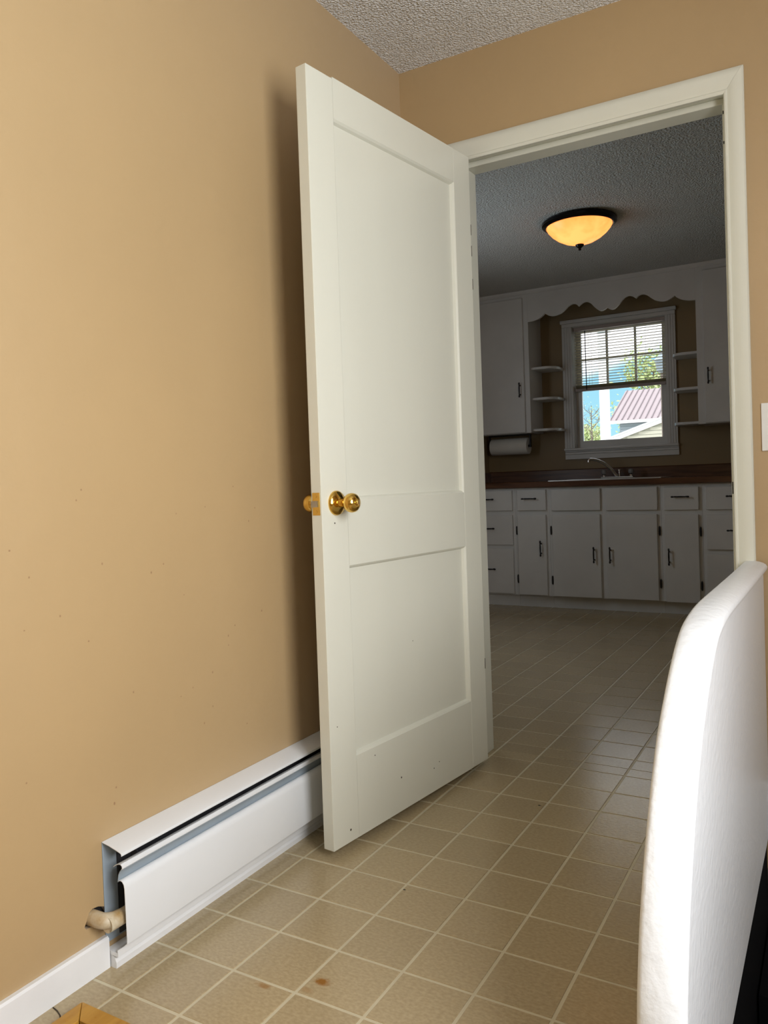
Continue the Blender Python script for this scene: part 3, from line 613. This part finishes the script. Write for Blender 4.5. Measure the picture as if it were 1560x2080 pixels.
prism('apron', [(KY - .0005, 1.090), (KY - .018, 1.090), (KY - .018, 1.124), (KY - .014, 1.127), (KY - .020, 1.130), (KY - .020, 1.143), (KY - .015, 1.146), (KY - .024, 1.149), (KY - .024, 1.1575), (KY - .0005, 1.1575)], 'x', -.566, .286, white_c, w1)
def sash(name, y0, z0, z1, st_w, bot, top, parent):
    f = boxes(name, [(WX0 + .002, WX0 + st_w, y0, y0 + .03, z0, z1), (WX1 - st_w, WX1 - .002, y0, y0 + .03, z0, z1), (WX0 + st_w, WX1 - st_w, y0, y0 + .03, z0, z0 + bot), (WX0 + st_w, WX1 - st_w, y0, y0 + .03, z1 - top, z1)], white_c, parent)
    return f
ls = sash('lower_sash', 3.785, WZ0 + .001, 1.662, .046, .056, .034, w1)
box('pane', WX0 + .046, WX1 - .046, 3.797, 3.800, 1.2325, 1.6275, glass, ls)
us = sash('upper_sash', 3.820, 1.630, WZ1 - .001, .040, .036, .036, w1)
gx0, gx1, gz0, gz1 = WX0 + .040, WX1 - .040, 1.666, WZ1 - .037
cols = [gx0, -.247, -.031, gx1]; rws = [gz0, 1.875, gz1]
for x in cols[1:3]: box('muntin', x - .008, x + .008, 3.824, 3.846, gz0, gz1, white_c, us)
for x0, x1 in zip(cols, cols[1:]): box('muntin', x0 + .009 if x0 != gx0 else x0, x1 - .009 if x1 != gx1 else x1, 3.824, 3.846, 1.868, 1.882, white_c, us)
for x0, x1 in zip(cols, cols[1:]):
    for z0, z1 in zip(rws, rws[1:]): box('pane', x0 + .001, x1 - .001, 3.834, 3.836, z0 + .001, z1 - .001, glass, us)
bl = thing('window_blind', (-.14, 3.758, 1.62), 'cream mini blind half lowered in the kitchen window', 'blind')
box('head_rail', -.484, .203, 3.742, 3.772, 2.097, 2.1245, blind_d, bl, bev=.002)
bm = bmesh.new(); pts = []
for k in range(7):
    u = -1 + k / 3; pts.append((3.757 + u * .0125, .0016 * (1 - u * u) + -u * .0011))
up = pts; dn = [(a, b - .0006) for a, b in pts]
addprism(bm, up + dn[::-1], 'x', -.480, .199); bmesh.ops.recalc_face_normals(bm, faces=list(bm.faces))
SL = bpy.data.meshes.new('slat'); bm.to_mesh(SL); bm.free(); SL.materials.append(blind_m)
for k in range(20): inst('slat', SL, (0, 0, 2.083 - k * .0212), bl)
for k in range(6): inst('slat', SL, (0, 0, 1.6655 - k * .0036), bl)
box('bottom_rail', -.481, .200, 3.745, 3.770, 1.621, 1.643, blind_d, bl, bev=.002)
tube('tilt_wand', [(-.392, 3.738, 2.092), (-.390, 3.737, 1.63)], .0035, black, bl, seg=8)
for x in (-.35, .06): tube('cord', [(x, 3.757, 2.097), (x, 3.757, 1.63)], .0009, blind_m, bl, seg=5)
tube('lift_cord', [(-.366, 3.739, 2.095), (-.366, 3.739, 1.66)], .0011, blind_m, bl, seg=5)

# ------------------------------------------------------------------ kitchen ceiling lamp
LX, LY = .068, 1.995
cl = thing('ceiling_lamp', (LX, LY, HK), 'round dark bronze ceiling lamp with glowing amber glass bowl', 'lamp')
lathe('ring', [(.150, HK), (.196, HK - .001), (.207, HK - .012), (.205, HK - .024), (.192, HK - .034), (.184, HK - .036), (.178, HK - .030), (.170, HK - .010)], (LX, LY, 0), bronze, cl, seg=64, cap=False)
lathe('shade', [(.178, HK - .030), (.180, HK - .038), (.172, HK - .052), (.152, HK - .075), (.122, HK - .099), (.085, HK - .119), (.045, HK - .132), (.012, HK - .137)], (LX, LY, 0), shade_m, cl, seg=64)
lathe('finial', [(.014, HK - .134), (.024, HK - .138), (.022, HK - .146), (.012, HK - .154), (.006, HK - .160), (.009, HK - .165), (.004, HK - .171)], (LX, LY, 0), bronze, cl, seg=20)

# ------------------------------------------------------------------ outdoors, seen through the kitchen window
gm = bmesh.new(); vv = [gm.verts.new(p) for p in ((-80, 3.95, -.7), (60, 3.95, -.7), (60, 160, -.7), (-80, 160, -.7))]; gm.faces.new(vv)
tag(mk('ground', gm, grass), 'pale ground outside the kitchen window', 'ground', kind='structure')
pc = thing('porch', (-1.05, 6.9, -.7), 'white square porch post outside the kitchen window', 'porch')
box('post', -1.105, -1.005, 6.90, 7.0, -.7, 2.62, ext_w, pc, bev=.008)
box('beam', -5.0, 4.0, 6.88, 7.02, 2.70, 2.90, ext_w, pc)
box('post_cap', -1.13, -.98, 6.875, 7.025, 2.62, 2.699, ext_w, pc, bev=.01)
nh = thing('house', (-5.5, 44, -.7), 'house with pale red standing seam metal roof beyond the porch post', 'house')
ex0, ex1 = -9.5, 1.0; ey, ez, ry, rz = 41.6, 3.72, 46.0, 5.72
box('wall', -9.05, .6, 42.2, 52, -.7, 3.70, sid_b, nh)
for k in range(26): box('siding_board', -9.07, .62, 42.16, 42.199, 3.62 - .145 * (k + 1), 3.62 - .145 * k - .012, sid_b, nh)
bm = bmesh.new()
for q in (((ex0, ey, ez), (ex1, ey, ez), (ex1, ry, rz), (ex0 - .05, ry, rz)), ((ex0 - .05, ry, rz), (ex1, ry, rz), (ex1, 2 * ry - ey, ez), (ex0, 2 * ry - ey, ez))):
    lo = [bm.verts.new(p) for p in q]; hi = [bm.verts.new((p[0], p[1], p[2] + .08)) for p in q]
    bm.faces.new(lo[::-1]); bm.faces.new(hi)
    for k in range(4): bm.faces.new((lo[k], lo[(k + 1) % 4], hi[(k + 1) % 4], hi[k]))
rf = mk('roof', bm, roofm, nh)
for k in range(34):
    x = ex0 + .05 + k * .31
    bm = bmesh.new(); q = [(x, ey, ez + .08), (x + .045, ey, ez + .08), (x + .045, ry, rz + .08), (x, ry, rz + .08)]
    lo = [bm.verts.new(p) for p in q]; hi = [bm.verts.new((p[0], p[1] - .02, p[2] + .06)) for p in q]; bm.faces.new(hi)
    for i in range(4): bm.faces.new((lo[i], lo[(i + 1) % 4], hi[(i + 1) % 4], hi[i]))
    mk('roof_seam', bm, seam_m, rf)
box('fascia', ex0, ex1, ey - .03, ey - .001, ez - .10, ez + .06, ext_w, nh)
sh = thing('shed', (-3.6, 30, -.7), 'low cream sided gable building with white sloping rake board', 'shed')
sl = (2.889 - 2.259) / (6.113 - 4.247)
def rake(x): return 2.259 + (x + 6.113) * sl
ridge_x = -1.8
gp = [(-6.0, -.7), (2.4, -.7), (2.4, rake(-6.0) - .12), (ridge_x, rake(ridge_x) - .12), (-6.0, rake(-6.0) - .12)]
prism('gable_wall', gp, 'y', 28.06, 34, sid_c, sh)
for k in range(30):
    z = -.6 + .14 * k; xl = max(-6.0, -6.113 + (z + .26 - 2.259) / sl)
    if z < 3.4: box('siding_board', xl, 2.4 - max(0, xl + 6.0), 28.02, 28.059, z, z + .125, sid_c, sh)
for s in (1, -1):
    xa = -6.5 if s == 1 else 2.9; za = rake(-6.5); zb_ = rake(ridge_x)
    prism('rake_board', [(xa, za - .15), (ridge_x, zb_ - .15), (ridge_x, zb_), (xa, za)], 'y', 27.9, 28.015, ext_w, sh)
    prism('roof_slope', [(xa, za + .002), (ridge_x, zb_ + .002), (ridge_x, zb_ + .06), (xa, za + .06)], 'y', 27.85, 34.2, ext_w, sh)
def tree(name, x, y, zt, spread, label, leaf, nleaf, lsz, seed, trunk_r=.09, zlo=1.2):
    rs = random.Random(seed); t = thing(name, (x, y, -.7), label, 'tree', 'trees beyond the porch')
    tube('trunk', [(x, y, -.7), (x + .05, y, zlo), (x - .02, y, (zlo + zt) / 2), (x, y, zt - .2)], [trunk_r * 1.5, trunk_r, trunk_r * .6, .01], bark, t, seg=8)
    bm = bmesh.new(); tips = []
    for k in range(26):
        z0 = zlo + (zt - zlo) * .85 * k / 26; a = rs.uniform(0, 6.28); L_ = spread * (1 - .6 * k / 26) * rs.uniform(.6, 1)
        p0 = Vector((x, y, z0)); p1 = p0 + Vector((math.cos(a) * L_ * .5, math.sin(a) * L_ * .5, L_ * .35)); p2 = p0 + Vector((math.cos(a) * L_, math.sin(a) * L_, L_ * .9))
        addtube(bm, [p0, p1, p2], [trunk_r * .3, trunk_r * .2, .006], 5)
        for f in range(3):
            b = p0.lerp(p2, rs.uniform(.35, .9)); e_ = b + Vector((rs.uniform(-.5, .5), rs.uniform(-.5, .5), rs.uniform(.1, .6))) * spread * .4
            addtube(bm, [b, e_], [.012, .004], 4); tips += [e_, b.lerp(e_, .5), p2]
    mk('branches', bm, bark, t)
    bm = bmesh.new()
    for k in range(nleaf):
        c = rs.choice(tips) + Vector((rs.gauss(0, 1), rs.gauss(0, 1), rs.gauss(0, 1))) * spread * .16
        u = Vector((rs.gauss(0, 1), rs.gauss(0, 1), rs.gauss(0, 1))).normalized(); w = u.orthogonal().normalized(); s = lsz * rs.uniform(.6, 1.3)
        bm.faces.new([bm.verts.new(c + u * s), bm.verts.new(c + w * s * .6), bm.verts.new(c - u * s), bm.verts.new(c - w * s * .6)])
    tag(mk('foliage', bm, leaf, t), kind='stuff')
tree('sparse_tree', -7.35, 30, 3.95, 1.0, 'sparsely leafed young tree left of the porch post', leaf_m, 420, .030, 2, .05, .8)
tree('leafy_tree', -10.6, 60, 9.6, 3.2, 'pale green leafy tree rising behind the metal roof', leaf_g, 3200, .15, 5, .2, 3)
tree('leafy_tree', -19.5, 75, 5.4, 2.2, 'low green tree behind the sparse young tree', leaf_g, 3500, .13, 9, .15, .5)
lpst = thing('lamp_post', (-.83, 9.3, -.7), 'grey yard lantern post outside, seen through the blind', 'lamp post')
tube('pole', [(-.83, 9.3, -.7), (-.83, 9.3, 2.36)], .022, bark, lpst); lathe('lantern', [(.03, 2.36), (.07, 2.39), (.09, 2.52), (.11, 2.54), (.03, 2.62), (.01, 2.66)], (-.83, 9.3, 0), heat_b, lpst, seg=12)
